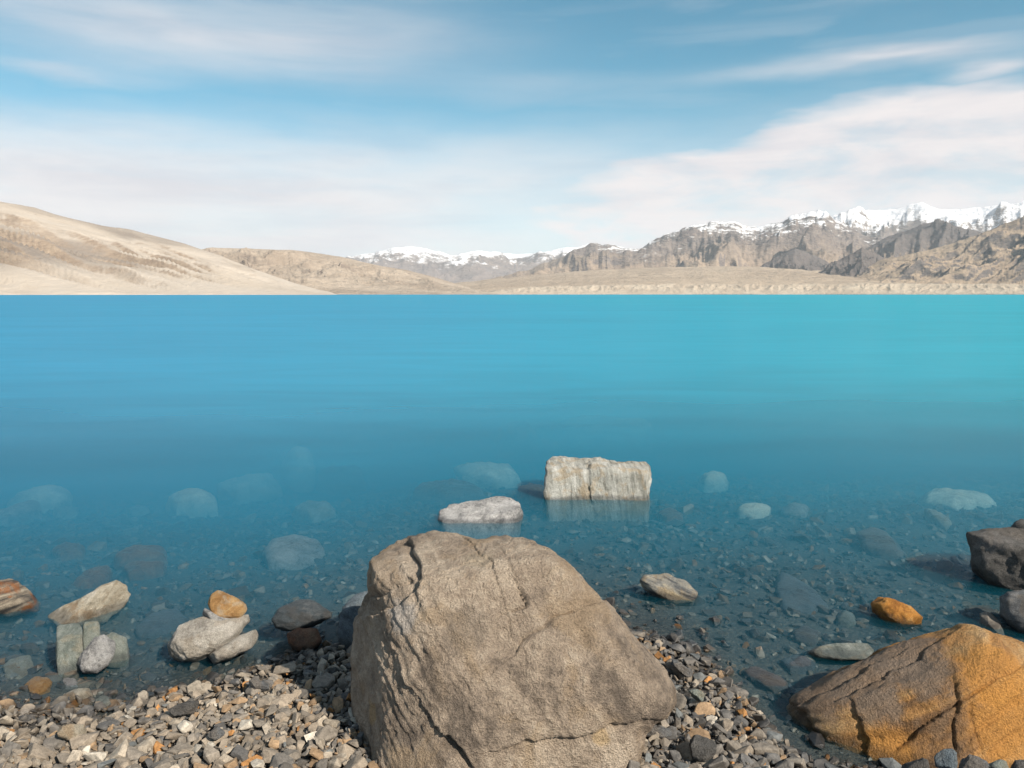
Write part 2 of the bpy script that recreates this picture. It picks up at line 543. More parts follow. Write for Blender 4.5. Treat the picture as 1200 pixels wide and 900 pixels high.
terrain('snow_mountain', 'broad white snow mountains at the right behind the dark ridges',
        [(850, 300), (900, 275), (940, 262), (975, 250), (1000, 247), (1030, 247), (1060, 243), (1080, 240), (1098, 246), (1130, 246), (1160, 243), (1200, 237), (1300, 230), (1420, 240)],
        10500, 15500, 22000, terrain_mat('white_snow_rock', TAN2, TAN2, SLATE, SLATE2, snow_z=960, snow_w=600, rock_z=300, rock_w=160, feat=0.0008),
        relief=0.80, gully=24, warp=1.3, edge=0.11, seed=14.9, nu=520, feat=1900)
terrain('dark_ridge', 'dark slate ridge below the snow at the right',
        [(985, 310), (1010, 292), (1050, 273), (1080, 263), (1100, 259), (1125, 266), (1150, 270), (1190, 278), (1240, 300)],
        6300, 8300, 11000, terrain_mat('dark_slate', TAN2, TAN, SLATE, (0.13, 0.115, 0.11), rock_z=360, rock_w=140, feat=0.0014),
        relief=0.9, gully=26, warp=1.2, edge=0.07, seed=17.5, feat=900, crestw=0.18)
terrain('tan_slope', 'tan mountain slope with dark diagonal gullies at the right edge',
        [(925, 338), (960, 331), (990, 322), (1015, 312), (1040, 303), (1080, 295), (1120, 284), (1160, 269), (1200, 254), (1300, 232), (1400, 228)],
        3900, 5400, 8000, terrain_mat('tan_scree', (0.40, 0.31, 0.225), (0.32, 0.245, 0.18), (0.10, 0.092, 0.092), (0.19, 0.16, 0.14), feat=0.0024, slope=(0.95, 0.80), bias=0.06),
        relief=0.85, gully=20, warp=0.9, edge=0.07, seed=21.2, slant=-3.4, nu=520, feat=750, flute=0.45)
terrain('dark_hill', 'dark pointed hillock in front of the mountains at the right',
        [(945, 326), (968, 315), (990, 301), (1010, 289), (1026, 296), (1042, 306), (1062, 318), (1080, 326)],
        4700, 5500, 6800, terrain_mat('dark_hill_slate', (0.20, 0.155, 0.12), (0.26, 0.20, 0.15), SLATE, (0.14, 0.12, 0.11), feat=0.003, rock_z=90, rock_w=70),
        relief=0.95, gully=36, warp=1.0, edge=0.08, seed=24.4, nu=260, feat=380, crestw=0.16, jag=2.6)
terrain('dark_hill', 'low dark grey spur at the foot of the grey mountains',
        [(868, 326), (890, 312), (915, 298), (932, 291), (952, 297), (972, 308), (1000, 322)],
        5400, 6600, 8200, bpy.data.materials['dark_hill_slate'],
        relief=0.95, gully=36, warp=1.0, edge=0.08, seed=27.4, nu=260, feat=430, crestw=0.16, jag=2.6)
terrain('shore_plain', 'flat tan plain rising gently behind the far shore',
        [(430, 344), (480, 338), (540, 331), (620, 323), (700, 316), (780, 313), (860, 312), (940, 314), (1020, 320), (1100, 323), (1200, 325), (1340, 325)],
        3350, 6400, 9000, terrain_mat('plain_gravel', (0.43, 0.345, 0.26), (0.36, 0.285, 0.215), (0.22, 0.17, 0.13), (0.28, 0.215, 0.16), feat=0.0016, slope=(0.97, 0.93)),
        jag=0.8, nv=50, relief=0.16, gully=20, warp=1.0, edge=0.02, seed=30.1, power=0.8, nu=420, feat=1400)
terrain('shore_bluff', 'eroded pale bluff along the far shore of the lake',
        [(500, 345), (560, 342), (600, 338), (650, 335), (720, 334), (800, 332.5), (900, 333), (1000, 332), (1100, 332.5), (1200, 333), (1340, 332)],
        3000, 3120, 3700, terrain_mat('bluff_earth', (0.46, 0.39, 0.31), (0.39, 0.32, 0.25), (0.20, 0.165, 0.135), (0.29, 0.235, 0.185), feat=0.01, slope=(0.75, 0.5)),
        relief=0.6, gully=90, warp=0.8, edge=0.05, seed=33.3, power=0.75, nu=800, nv=60, feat=140, flute=0.4)

# ------------------------------------------------------------------ water
WATER_BOTTOM = -7.5


def build_water():
    th = np.linspace(R(-62), R(62), 221)
    rr = np.concatenate([np.linspace(1.2, 10, 90), np.geomspace(10.3, 5200, 60)])
    A, D = np.meshgrid(th, rr, indexing='ij')
    X, Y = np.sin(A) * D, np.cos(A) * D
    n = X.size
    top = np.stack([X.ravel(), Y.ravel(), np.zeros(n)], 1)
    ring = np.concatenate([np.arange(0, n, len(rr)), np.arange(n - len(rr) + 1, n), np.arange(n - 1, -1, -len(rr))[1:], np.arange(len(rr) - 2, 0, -1)])
    low = top[ring].copy()
    low[:, 2] = WATER_BOTTOM
    verts = np.concatenate([top, low])
    k = len(ring)
    me = bpy.data.meshes.new('lake_water')
    faces = [tuple(f[::-1]) for f in grid_faces(len(th), len(rr))]
    faces += [(ring[i], ring[(i + 1) % k], n + (i + 1) % k, n + i)[::-1] for i in range(k)]
    faces.append(tuple(range(n, n + k)))
    me.from_pydata([tuple(v) for v in verts], [], [tuple(int(q) for q in f) for f in faces])
    bm = bmesh.new()
    bm.from_mesh(me)
    bmesh.ops.recalc_face_normals(bm, faces=bm.faces)
    bm.to_mesh(me)
    bm.free()
    dep = np.concatenate([np.clip(-ground_h(X.ravel(), Y.ravel()), 0, 6), np.full(k, 6.0)])
    att = me.attributes.new('depth', 'FLOAT', 'POINT')
    att.data.foreach_set('value', dep.astype(np.float32))
    for p in me.polygons:
        p.use_smooth = True
    m, t = new_mat('glacial_water')
    d = t.new('ShaderNodeAttribute', attribute_name='depth').outputs['Fac']
    pos = t.new('ShaderNodeNewGeometry').outputs['Position']
    drift = t.noise(t.vm('MULTIPLY', pos, (0.5, 1.6, 1)), 0.8, 4, 0.55, 0.6)
    # rock flour: the deeper the column, the less of the bed is seen
    turb = t.m('SUBTRACT', 1.0, t.m('EXPONENT', t.m('MULTIPLY', t.m('POWER', t.m('DIVIDE', d, 0.66), 1.0), t.ss(drift, 0.2, 0.8, -0.85, -1.15))))
    px_, py_, _ = t.sep(pos)
    ang = t.m('DIVIDE', px_, t.m('ADD', py_, 6.0))
    big = t.noise(t.vm('MULTIPLY', pos, (0.02, 0.006, 1)), 1.0, 3, 0.5)
    hue = t.ss(t.m('ADD', ang, t.m('MULTIPLY', t.m('SUBTRACT', big, 0.5), 0.8)), -0.5, 0.55)
    body = t.mix(hue, (0.010, 0.225, 0.390), (0.004, 0.295, 0.390))
    cl = t.noise(t.vm('MULTIPLY', pos, (0.05, 0.16, 1)), 1.0, 5, 0.6, 0.8)
    cl = t.m('MULTIPLY', t.ss(cl, 0.2, 0.8, 0.92, 1.07), t.ss(drift, 0.2, 0.8, 0.95, 1.05))
    body = t.mix(1.0, body, t.xyz(cl, cl, cl), 'MULTIPLY')
    dif = t.new('ShaderNodeBsdfDiffuse')
    t.put(dif.inputs[0], body)
    tr = t.new('ShaderNodeBsdfTransparent')
    tr.inputs[0].default_value = (0.90, 0.97, 0.98, 1)
    mx = t.new('ShaderNodeMixShader')
    t.put(mx.inputs[0], turb)
    t.l.new(tr.outputs[0], mx.inputs[1])
    t.l.new(dif.outputs[0], mx.inputs[2])
    gl = t.new('ShaderNodeBsdfGlossy')
    gl.inputs['Roughness'].default_value = 0.26
    fr = t.new('ShaderNodeFresnel')
    fr.inputs[0].default_value = 1.33
    m2 = t.new('ShaderNodeMixShader')
    t.put(m2.inputs[0], t.m('MINIMUM', t.m('MULTIPLY', fr.outputs[0], 0.5), 0.2))
    t.l.new(mx.outputs[0], m2.inputs[1])
    t.l.new(gl.outputs[0], m2.inputs[2])
    out = t.new('ShaderNodeOutputMaterial')
    t.l.new(m2.outputs[0], out.inputs['Surface'])
    ab = t.new('ShaderNodeVolumeAbsorption')
    ab.inputs['Color'].default_value = (0.12, 0.52, 0.70, 1)
    ab.inputs['Density'].default_value = 1.7
    sc = t.new('ShaderNodeVolumeScatter')
    sc.inputs['Color'].default_value = (0.04, 0.60, 0.90, 1)
    sc.inputs['Density'].default_value = 0.8
    ad = t.new('ShaderNodeAddShader')
    t.l.new(ab.outputs[0], ad.inputs[0])
    t.l.new(sc.outputs[0], ad.inputs[1])
    t.l.new(ad.outputs[0], out.inputs['Volume'])
    link('lake_water', me, m, 'smooth turquoise lake water clear at the shore', 'water', kind='structure')


build_water()

# ------------------------------------------------------------------ rocks
def outline_table(pts, n=1440, soft=9):
    pts = np.array(pts, float)
    th = np.linspace(-math.pi, math.pi, n, endpoint=False)
    d = np.stack([np.cos(th), np.sin(th)], 1)
    best = np.zeros(n)
    for a, b in zip(pts, np.roll(pts, -1, 0)):
        e = b - a
        den = d[:, 0] * e[1] - d[:, 1] * e[0]
        den = np.where(np.abs(den) < 1e-9, 1e-9, den)
        r = (a[0] * e[1] - a[1] * e[0]) / den
        s = (a[0] * d[:, 1] - a[1] * d[:, 0]) / den
        best = np.where((s >= -1e-6) & (s <= 1 + 1e-6) & (r > best), r, best)
    best = np.where(best <= 0, best[best > 0].mean(), best)
    ker = np.hanning(soft + 2)[1:-1]
    ker /= ker.sum()
    best = np.convolve(np.concatenate([best[-soft:], best, best[:soft]]), ker, 'same')[soft:-soft]
    return th, best


def rock(name, label, outline, mat, contact=None, t=None, thick=0.8, back=None, p=2.6, planes=(), nf=9, cut=(0.70, 0.94), seed=1, amp=0.05, fine=0.030, sub=5,
         strata=None, strata_freq=18, strata_amp=0.0, grooves=(), strata_side=False, flake=0.018, cat='rock', group=None, hard=34, center=None, z=0.0, lift=None, soft=9, flat=None):
    """one stone: silhouette and facets set in metres at its own distance, real thickness front to back, broken and weathered by noise"""
    out = np.array(outline, float)
    c0 = np.array(center if center is not None else (out.min(0) + out.max(0)) / 2)
    if flat is not None:
        t = 1.0
    if t is None:
        if lift is not None:
            _, t = on_ground(contact[0], contact[1], lift)
        else:
            dr = ray(*contact)
            t = (z - CAM_H) / dr[2]
    cdir = ray(*c0)
    L = np.linalg.norm(cdir)
    wv = -cdir / L
    rv = np.cross(np.array((0, 0, 1.0)), wv)
    rv /= np.linalg.norm(rv)
    uv = np.cross(wv, rv)
    half = np.sqrt((out[:, 0].max() - out[:, 0].min()) * (out[:, 1].max() - out[:, 1].min())) / 2 / FPX * t
    T = half * thick
    tc = t + T * 0.55 / L
    C = EYE + cdir * tc
    loc2 = []
    for q in out:
        d = ray(*q)
        k = (C - EYE) @ wv / (d @ wv)
        P = EYE + d * k - C
        loc2.append((P @ rv, P @ uv))
    if flat is not None:                                 # a slab lying on the bed: the outline is its plan
        zp, T, Tlow, plan = flat
        rv, uv, wv = np.eye(3)
        C = at_z(c0[0], c0[1], zp)
        C = np.array((*at_z(c0[0], c0[1], plan)[:2], zp))
        loc2 = [(at_z(q[0], q[1], plan) - C)[:2] for q in out]
        l2 = np.array(loc2)
        half = float(np.sqrt(np.prod(l2.max(0) - l2.min(0))) / 2)
        thick = T / half
        back = Tlow / half
    th, tab = outline_table(loc2, soft=soft)
    dirs, faces = ico(sub)
    a, b, c = dirs.T
    ang = np.arctan2(b, a)
    O = np.interp(ang, np.append(th, math.pi), np.append(tab, tab[0]))
    Tb = T if back is None else half * back
    TT = np.where(c > 0, T, Tb)
    rho = np.hypot(a, b)

    def r0(o_, c_, rho_, T_):
        return ((rho_ / o_) ** p + (np.abs(c_) / T_) ** p) ** (-1 / p)
    r = r0(O, c, rho, TT)
    world = np.stack([rv, uv, wv])                      # local axes -> world
    cuts = []
    for nx, ny, nz_, h in planes:
        nw = np.array((nx, ny, nz_), float)
        nl = world @ (nw / np.linalg.norm(nw))
        cuts.append((nl, h * half))
    rg = np.random.RandomState(seed)
    V0 = dirs * r[:, None]
    for _ in range(nf):
        n = rg.normal(size=3)
        n /= np.linalg.norm(n)
        cuts.append((n, (V0 @ n).max() * rg.uniform(*cut)))
    acc = r ** -hard
    for n, h in cuts:
        dn = dirs @ n
        acc = acc + np.where(dn > 1e-3, (np.maximum(dn, 1e-3) / h) ** hard, 0)
    r = acc ** (-1 / hard)
    V = dirs * r[:, None]
    q = V / half
    off = seed * 3.77
    disp = fbm(q * 1.5 + off, 4) * amp * half + fbm(q * 7 + off, 4, 0.6) * fine * half
    disp += (ridged(q * 2.6 + off + 40, 3) - 0.6) * amp * 0.5 * half
    tv = fbm(q * 1.9 + off + 60, 4, 0.55) * 7
    tf = tv - np.floor(tv)
    disp += (np.floor(tv) + sstep(tf, 0.38, 0.62)) * flake * half
    if strata is not None:
        s = world @ (np.array(strata, float) / np.linalg.norm(strata))
        u = q @ s * strata_freq + fbm(q * 2.2 + off, 3) * 1.6
        lay = pn(np.stack([u, q @ np.roll(s, 1) * 0.8, q @ np.roll(s, 2) * 0.8 + off], 1))
        if strata_side:
            disp += (lay * strata_amp + np.abs(pn(np.stack([u * 0.9 + 7, q @ np.roll(s, 1) * 0.5, q @ np.roll(s, 2) * 0.5], 1))) * strata_amp * 2.6 * sstep(-a, 0.45, 0.75)) * half
        else:
            disp += lay * strata_amp * half
    if len(grooves):
        # cracks and ledges on the visible side, laid out by where they run across the stone
        P = V @ world + C - EYE
        sx = 600 + FPX * P[:, 0] / (P @ FWD)
        sy = 450 - FPX * (P @ UPV) / (P @ FWD)
        jx = fbm(q * 6 + off + 3, 3) * 7
        jy = fbm(q * 6 + off + 8, 3) * 7
        S = np.stack([sx + jx, sy + jy], 1)
        front = c > -0.05
        for pts, wd, dp, step, dec in grooves:
            pts = np.array(pts, float)
            dm = np.full(len(S), 1e9)
            sd = np.zeros(len(S))
            for i in range(len(pts) - 1):
                e = pts[i + 1] - pts[i]
                tt = np.clip(((S - pts[i]) @ e) / (e @ e), 0, 1)
                df = S - (pts[i] + tt[:, None] * e)
                dd = np.hypot(df[:, 0], df[:, 1])
                cr = e[0] * df[:, 1] - e[1] * df[:, 0]
                upd = dd < dm
                sd = np.where(upd, np.sign(cr), sd)
                dm = np.where(upd, dd, dm)
            disp -= np.where(front, np.exp(-(dm / wd) ** 2) * dp, 0)
            if step:
                sd = sd * np.sign(step)
                step = abs(step)
                disp -= np.where(front & (sd > 0), np.exp(-dm / dec) * step, 0)
                disp -= np.where(front & (sd <= 0), np.exp(-dm / (dec * 0.35)) * step * 0.12, 0)
    V = dirs * (r + disp)[:, None]
    W = V @ world
    # origin at the foot of the stone
    foot = np.array((0, 0, W[:, 2].min()))
    me = mesh_from(name, W - foot, faces)
    return link(name, me, mat, label, cat, group, loc=tuple(C + foot))


def surf_pt(o, px, py):
    """point of the stone's surface (own coordinates) seen at a place of the picture"""
    n = len(o.data.vertices)
    co = np.empty(n * 3, np.float32)
    o.data.vertices.foreach_get('co', co)
    co = co.reshape(-1, 3)
    P = co + np.array(o.location) - EYE
    dep = P @ FWD
    sx = 600 + FPX * P[:, 0] / dep
    sy = 450 - FPX * (P @ UPV) / dep
    k = np.argmin(np.hypot(sx - px, sy - py) + dep * 40)
    return tuple(float(q) for q in co[k])


# --- stone materials
M_DARK = rock_mat('dark_gneiss', (0.055, 0.053, 0.051), (0.105, 0.10, 0.094), (0.175, 0.165, 0.155), 5, None, 0, (0.14, 0.115, 0.09), 0.4)
M_WHITE = rock_mat('white_marble', (0.20, 0.20, 0.175), (0.42, 0.415, 0.375), (0.60, 0.595, 0.555), 7, (1, 0.1, 0.12), 0.62, (0.40, 0.30, 0.18), 0.55)
M_SALT = rock_mat('speckled_granite', (0.20, 0.20, 0.20), (0.46, 0.45, 0.44), (0.64, 0.63, 0.62), 12, None, 0, (0.30, 0.30, 0.30), 0.4, grain=1.7)
M_PALE = rock_mat('pale_limestone', (0.30, 0.275, 0.24), (0.52, 0.485, 0.43), (0.66, 0.62, 0.56), 9, None, 0, (0.36, 0.29, 0.21), 0.35, grain=1.3)
M_CREAM = rock_mat('cream_quartzite', (0.30, 0.25, 0.18), (0.48, 0.43, 0.34), (0.62, 0.58, 0.50), 8, (0.7, 0.2, -0.6), 0.35, (0.30, 0.20, 0.11), 0.6)
M_GREEN = rock_mat('green_schist', (0.16, 0.19, 0.17), (0.28, 0.31, 0.28), (0.42, 0.44, 0.40), 10, (1, 0, 0.1), 0.35, (0.34, 0.28, 0.18), 0.4, grain=1.3)
M_GREY = rock_mat('grey_shale', (0.085, 0.09, 0.095), (0.17, 0.175, 0.18), (0.28, 0.275, 0.27), 8, (0.2, 0.3, 1), 0.35, (0.22, 0.17, 0.12), 0.4)
M_BLUE = rock_mat('blue_slate', (0.08, 0.105, 0.125), (0.15, 0.185, 0.21), (0.24, 0.27, 0.29), 6, (0.6, 0.5, 0.6), 0.3, (0.18, 0.17, 0.15), 0.3)
M_RUST = rock_mat('rusty_banded_stone', (0.07, 0.065, 0.06), (0.30, 0.25, 0.19), (0.52, 0.46, 0.36), 7, (-0.35, 0.2, 1), 0.8, (0.36, 0.13, 0.035), 0.85)
M_STRIPE = rock_mat('striped_schist', (0.09, 0.10, 0.11), (0.30, 0.29, 0.26), (0.55, 0.47, 0.33), 9, (0.45, 0.2, 1), 0.7, (0.42, 0.28, 0.12), 0.35)
M_AMBER = rock_mat('amber_stone', (0.36, 0.19, 0.07), (0.52, 0.30, 0.12), (0.62, 0.43, 0.22), 14, (0.6, 0.1, -0.8), 0.3, (0.56, 0.50, 0.40), 0.5)
M_VIVID = rock_mat('vivid_orange_stone', (0.34, 0.14, 0.03), (0.56, 0.25, 0.05), (0.66, 0.36, 0.12), 12, (0.6, 0.1, -0.8), 0.3, (0.40, 0.17, 0.04), 0.5)
M_SHADEBLUE = rock_mat('shade_darkened_blue_schist', (0.035, 0.045, 0.052), (0.075, 0.09, 0.10), (0.15, 0.16, 0.165), 8, (0.2, 0.3, 1), 0.35, (0.10, 0.09, 0.08), 0.4, rough=0.55)  # blue-grey stone, its colour darkened to stand in for the boulder's shadow
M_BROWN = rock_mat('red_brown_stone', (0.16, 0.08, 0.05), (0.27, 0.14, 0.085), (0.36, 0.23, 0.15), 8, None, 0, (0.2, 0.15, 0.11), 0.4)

# --- the two large boulders
big = rock('boulder', 'huge tan gneiss boulder in the centre foreground, cracked and taller than the rest',
     [(432, 652), (441, 640), (460, 630), (480, 622), (510, 617), (530, 622), (556, 630), (580, 629), (604, 624), (618, 632), (642, 645), (666, 665), (686, 688), (712, 714),
      (734, 738), (757, 760), (776, 784), (786, 806), (787, 820), (772, 838), (750, 856), (742, 890), (730, 930), (640, 960), (520, 958), (440, 920), (410, 868), (401, 820), (401, 775), (411, 722), (428, 690)],
     None, t=1.84, thick=1.0, back=0.70, p=2.9, hard=20, sub=8, seed=4, nf=3, cut=(0.9, 0.98), amp=0.032, fine=0.013, center=(595, 770),
     planes=((0.10, -0.84, 0.55, 0.68), (-0.92, -0.45, 0.12, 0.97), (-0.1, -0.10, 1.0, 0.80), (0.66, -0.42, 0.66, 0.90), (0.22, -0.97, 0.05, 0.84), (-0.48, -0.80, 0.36, 0.84)),
     strata=(0.86, 0.25, 0.45), strata_freq=24, strata_amp=0.008, flake=0.009,
     strata_side=True,
     grooves=(([(478, 632), (484, 648), (492, 664), (488, 684), (468, 702), (446, 712)], 2.6, 0.008, 0.022, 34), ([(548, 632), (574, 654), (587, 690), (598, 732)], 3, 0.0, 0.006, 34),
              ([(610, 689), (618, 708), (600, 716)], 2.4, 0.008, 0.014, 16), ([(614, 754), (625, 742), (640, 735), (650, 724), (676, 715)], 2.4, 0.008, -0.016, 34),
              ([(522, 868), (530, 880), (548, 905)], 4.0, 0.026, 0.012, 20),
              ([(660, 868), (690, 862), (715, 850), (746, 846)], 3.0, 0.004, 0.014, 40), ([(590, 880), (625, 872)], 2.6, 0.006, 0.008, 20), ([(433, 693), (446, 685), (474, 676)], 3.0, 0.010, 0.008, 16),
              ([(446, 726), (478, 800), (520, 872)], 3.0, 0.0, 0.008, 40)))
ochre = rock('boulder', 'large orange ochre boulder with a cracked face at the lower right corner',
     [(918, 828), (930, 815), (960, 796), (1000, 776), (1040, 758), (1075, 744), (1105, 737), (1125, 734), (1160, 737), (1200, 746), (1260, 764), (1310, 820), (1290, 900), (1240, 950), (1100, 960), (1000, 950), (952, 905), (930, 868)],
     None, t=2.0, thick=0.66, back=0.8, p=2.9, hard=20, sub=7, seed=9, nf=3, cut=(0.9, 0.98), amp=0.026, fine=0.009, center=(1105, 850),
     planes=((0.12, -0.92, 0.36, 0.60), (-0.42, -0.15, 0.89, 0.66), (-0.86, -0.5, -0.05, 1.1), (0.4, -0.2, 0.9, 0.86)),
     strata=(-0.41, 0.1, 0.91), strata_freq=19, strata_amp=0.034, flake=0.006,
     grooves=(([(1210, 772), (1160, 800), (1120, 822), (1080, 850), (1050, 878)], 2.6, 0.010, 0.006, 30), ([(1122, 800), (1124, 822), (1118, 850), (1122, 878)], 2.4, 0.008, 0.006, 20),
              ([(1137, 826), (1140, 850), (1150, 882)], 2.4, 0.006, 0.0, 20), ([(1004, 845), (1012, 868), (1014, 890)], 3.0, 0.008, 0.012, 26), ([(936, 838), (962, 870), (975, 905)], 3.5, 0.012, 0.018, 30),
              ([(925, 832), (980, 800), (1022, 778)], 2.6, 0.006, -0.010, 26), ([(990, 815), (1050, 782), (1100, 748)], 2.6, 0.005, -0.010, 26)))

big.data.materials.append(rock_mat('gneiss_tan', (0.155, 0.124, 0.098), (0.355, 0.283, 0.216), (0.52, 0.43, 0.335), 3.4, (0.86, 0.25, 0.45), 0.16, (0.35, 0.25, 0.15), 0.5, grain=0.5, contrast=2.0, relief=1.4,
    patches=((surf_pt(big, 474, 724), 0.048, (0.42, 0.385, 0.35), 0.85), (surf_pt(big, 462, 710), 0.030, (0.40, 0.365, 0.33), 0.7), (surf_pt(big, 704, 864), 0.026, (0.52, 0.38, 0.22), 0.8),
             (surf_pt(big, 436, 835), 0.035, (0.45, 0.31, 0.16), 0.7), (surf_pt(big, 545, 735), 0.07, (0.20, 0.165, 0.13), 0.5), (surf_pt(big, 560, 655), 0.05, (0.34, 0.28, 0.20), 0.5))))
ochre.data.materials.append(rock_mat('ochre_stone', (0.20, 0.11, 0.05), (0.41, 0.215, 0.075), (0.50, 0.32, 0.15), 3.2, (-0.41, 0.1, 0.91), 0.62, (0.20, 0.145, 0.10), 0.5, grain=0.5, contrast=1.8, relief=1.3,
    patches=tuple((surf_pt(ochre, *q), r_, (0.215, 0.165, 0.125), 0.8) for q, r_ in (((960, 810), 0.13), ((1010, 792), 0.13), ((1060, 770), 0.12), ((1080, 790), 0.09), ((1030, 830), 0.07)))
    + tuple((surf_pt(ochre, *q), r_, (0.52, 0.245, 0.055), 0.7) for q, r_ in (((1170, 790), 0.11), ((1180, 850), 0.12), ((1040, 880), 0.08)))))

# --- stones standing in the water
rock('boulder', 'dark brown boulder with a flat top standing in water at the right edge',
     [(1133, 632), (1134, 624), (1165, 620), (1200, 618), (1260, 620), (1290, 650), (1280, 690), (1200, 706), (1165, 690), (1142, 668)], M_DARK, contact=(1180, 690), thick=0.95, p=3.4,
     planes=((0, -0.2, 1, 0.62), (-0.55, -0.8, 0.05, 0.85)), seed=12, nf=5, sub=6, amp=0.03, fine=0.012)
rock('rock', 'small black rock peeping over the flat-topped dark boulder at the right edge', [(1176, 621), (1184, 612), (1200, 608), (1225, 612), (1240, 625), (1210, 632)], M_DARK, t=3.75, seed=13, sub=4)
rock('rock', 'grey stone with a pale edge at the right edge, in front of the dark boulder', [(1171, 700), (1178, 692), (1200, 690), (1240, 698), (1250, 730), (1215, 752), (1190, 742), (1173, 722)],
     M_GREY, contact=(1200, 740), thick=0.9, p=3, seed=14, nf=6, sub=5)
rock('rock', 'white banded rectangular block standing alone in the lake', [(641, 541), (645, 535), (690, 536), (724, 540), (756, 541), (761, 547), (760, 575), (758, 636), (700, 640), (645, 634), (640, 575)],
     M_WHITE, contact=(700, 585), thick=0.62, p=9, hard=70, planes=((0, -0.12, 1, 0.80), (-0.03, -1, 0.12, 0.42)), seed=15, nf=3, cut=(0.92, 0.99), sub=6, amp=0.04, fine=0.022, soft=5,
     strata=(1, 0, 0.08), strata_freq=22, strata_amp=0.012,
     grooves=(([(692, 535), (688, 545), (690, 560), (692, 582)], 2.0, 0.005, 0.012, 10), ([(712, 578), (722, 566), (735, 562), (760, 560)], 2.2, 0.008, 0.014, 14)))
rock('rock', 'speckled white wedge of rock in the water behind the big boulder', [(515, 596), (528, 590), (560, 587), (582, 580), (600, 579), (608, 590), (611, 604), (608, 634), (560, 642), (520, 634), (514, 610)],
     M_SALT, contact=(562, 611), thick=0.8, p=3.2, planes=((-0.1, -0.25, 1, 0.42), (0, -0.9, 0.42, 0.60)), seed=16, nf=5, sub=6, soft=5)
rock('rock', 'striped rock tapering to a point in the shallows right of the big boulder', [(748, 680), (756, 674), (784, 672), (802, 680), (824, 700), (822, 708), (808, 712), (780, 706), (756, 692)],
     M_STRIPE, contact=(788, 700), thick=0.8, p=2.8, planes=((0.1, -0.3, 1, 0.5),), seed=17, nf=6, sub=5, soft=5)
rock('rock', 'bright orange stone half sunk in the shallows behind the ochre boulder', [(1021, 706), (1026, 698), (1042, 700), (1066, 710), (1082, 724), (1080, 732), (1060, 736), (1036, 728), (1022, 716)],
     M_VIVID, contact=(1052, 727), thick=0.85, p=2.8, planes=((0.15, -0.35, 1, 0.55),), seed=18, nf=6, sub=5, soft=5)
rock('rock', 'flat greenish stone lying at the waterline behind the ochre boulder', [(946, 764), (960, 757), (990, 753), (1018, 753), (1025, 762), (1022, 772), (985, 776), (950, 772)],
     M_GREEN, contact=(988, 771), thick=1.2, p=3, planes=((0, -0.2, 1, 0.4),), seed=19, nf=5, sub=5, soft=5)
rock('rock', 'rusty orange banded rock at the left edge of the water', [(-40, 690), (-10, 680), (14, 679), (32, 688), (48, 706), (46, 716), (10, 724), (-30, 722)], M_RUST, contact=(10, 716), thick=0.85, p=2.8,
     planes=((0.1, -0.4, 1, 0.66), (0.7, -0.7, 0.1, 0.9)), seed=20, nf=5, sub=5, strata=(0.35, 0.2, -1), strata_freq=9, strata_amp=0.03)
rock('rock', 'cream wedge rock with a sharp peak in the water at the left', [(54, 722), (66, 714), (96, 700), (120, 686), (136, 680), (146, 686), (152, 696), (146, 712), (120, 730), (80, 738), (58, 732)],
     M_CREAM, contact=(105, 724), thick=0.75, p=2.8, planes=((-0.38, -0.50, 0.80, 0.36), (0.80, -0.60, 0.05, 0.50)), seed=21, nf=3, sub=6, soft=5)
rock('stone_slab', 'upright green-grey slab with square top, leftmost of the slab cluster', [(66, 734), (70, 731), (92, 730), (96, 735), (98, 770), (96, 798), (68, 800), (66, 770)], M_GREEN, contact=(82, 782), thick=0.8, p=8, hard=26,
     planes=((0, -0.2, 1, 1.02),), seed=22, nf=2, cut=(0.95, 0.99), sub=5, amp=0.015, fine=0.012, soft=3)
rock('stone_slab', 'narrow upright green-grey slab behind the slab cluster', [(97, 732), (100, 729), (115, 728), (117, 733), (118, 775), (98, 780)], M_GREEN, contact=(107, 766), thick=0.9, p=8, hard=26,
     seed=23, nf=2, cut=(0.95, 0.99), sub=5, amp=0.015, fine=0.012, soft=3)
rock('rock', 'angular grey and cream rock leaning on the upright slabs', [(90, 778), (96, 764), (110, 748), (122, 744), (134, 752), (136, 766), (126, 780), (114, 790), (98, 788)], M_SALT, contact=(110, 788), thick=0.8, p=3.4,
     planes=((-0.6, -0.6, 0.5, 0.7), (0.5, -0.6, 0.6, 0.7)), seed=24, nf=6, sub=5, soft=5)
rock('rock', 'green-grey block under the surface at the right of the slab cluster', [(120, 746), (132, 741), (148, 748), (152, 770), (148, 786), (130, 788), (120, 770)], M_GREEN, contact=(136, 772), thick=0.8, p=5, seed=25, nf=4, sub=4)
rock('rock', 'large rounded pale stone at the base of the small cairn', [(195, 756), (200, 744), (216, 730), (236, 722), (262, 724), (290, 720), (293, 728), (280, 744), (256, 762), (232, 775), (212, 775), (198, 768)],
     M_PALE, contact=(228, 774), thick=0.8, p=2.6, planes=((-0.15, -0.4, 1, 0.66),), seed=26, nf=4, cut=(0.86, 0.97), sub=6)
rock('rock', 'pale speckled stone propped under the right side of the cairn', [(238, 772), (256, 760), (280, 745), (300, 737), (304, 744), (296, 758), (270, 772), (250, 778)], M_PALE, contact=(262, 776), thick=0.9, p=2.8, seed=27, nf=5, sub=5)
rock('rock', 'thin light grey slab balanced in the middle of the small cairn', [(234, 716), (240, 712), (258, 722), (280, 726), (276, 731), (256, 733), (240, 728)], M_SALT, t=at_z(228, 774)[1] * 1.0 + 0.16, thick=1.3, p=3, seed=28, nf=5, sub=5, soft=5)
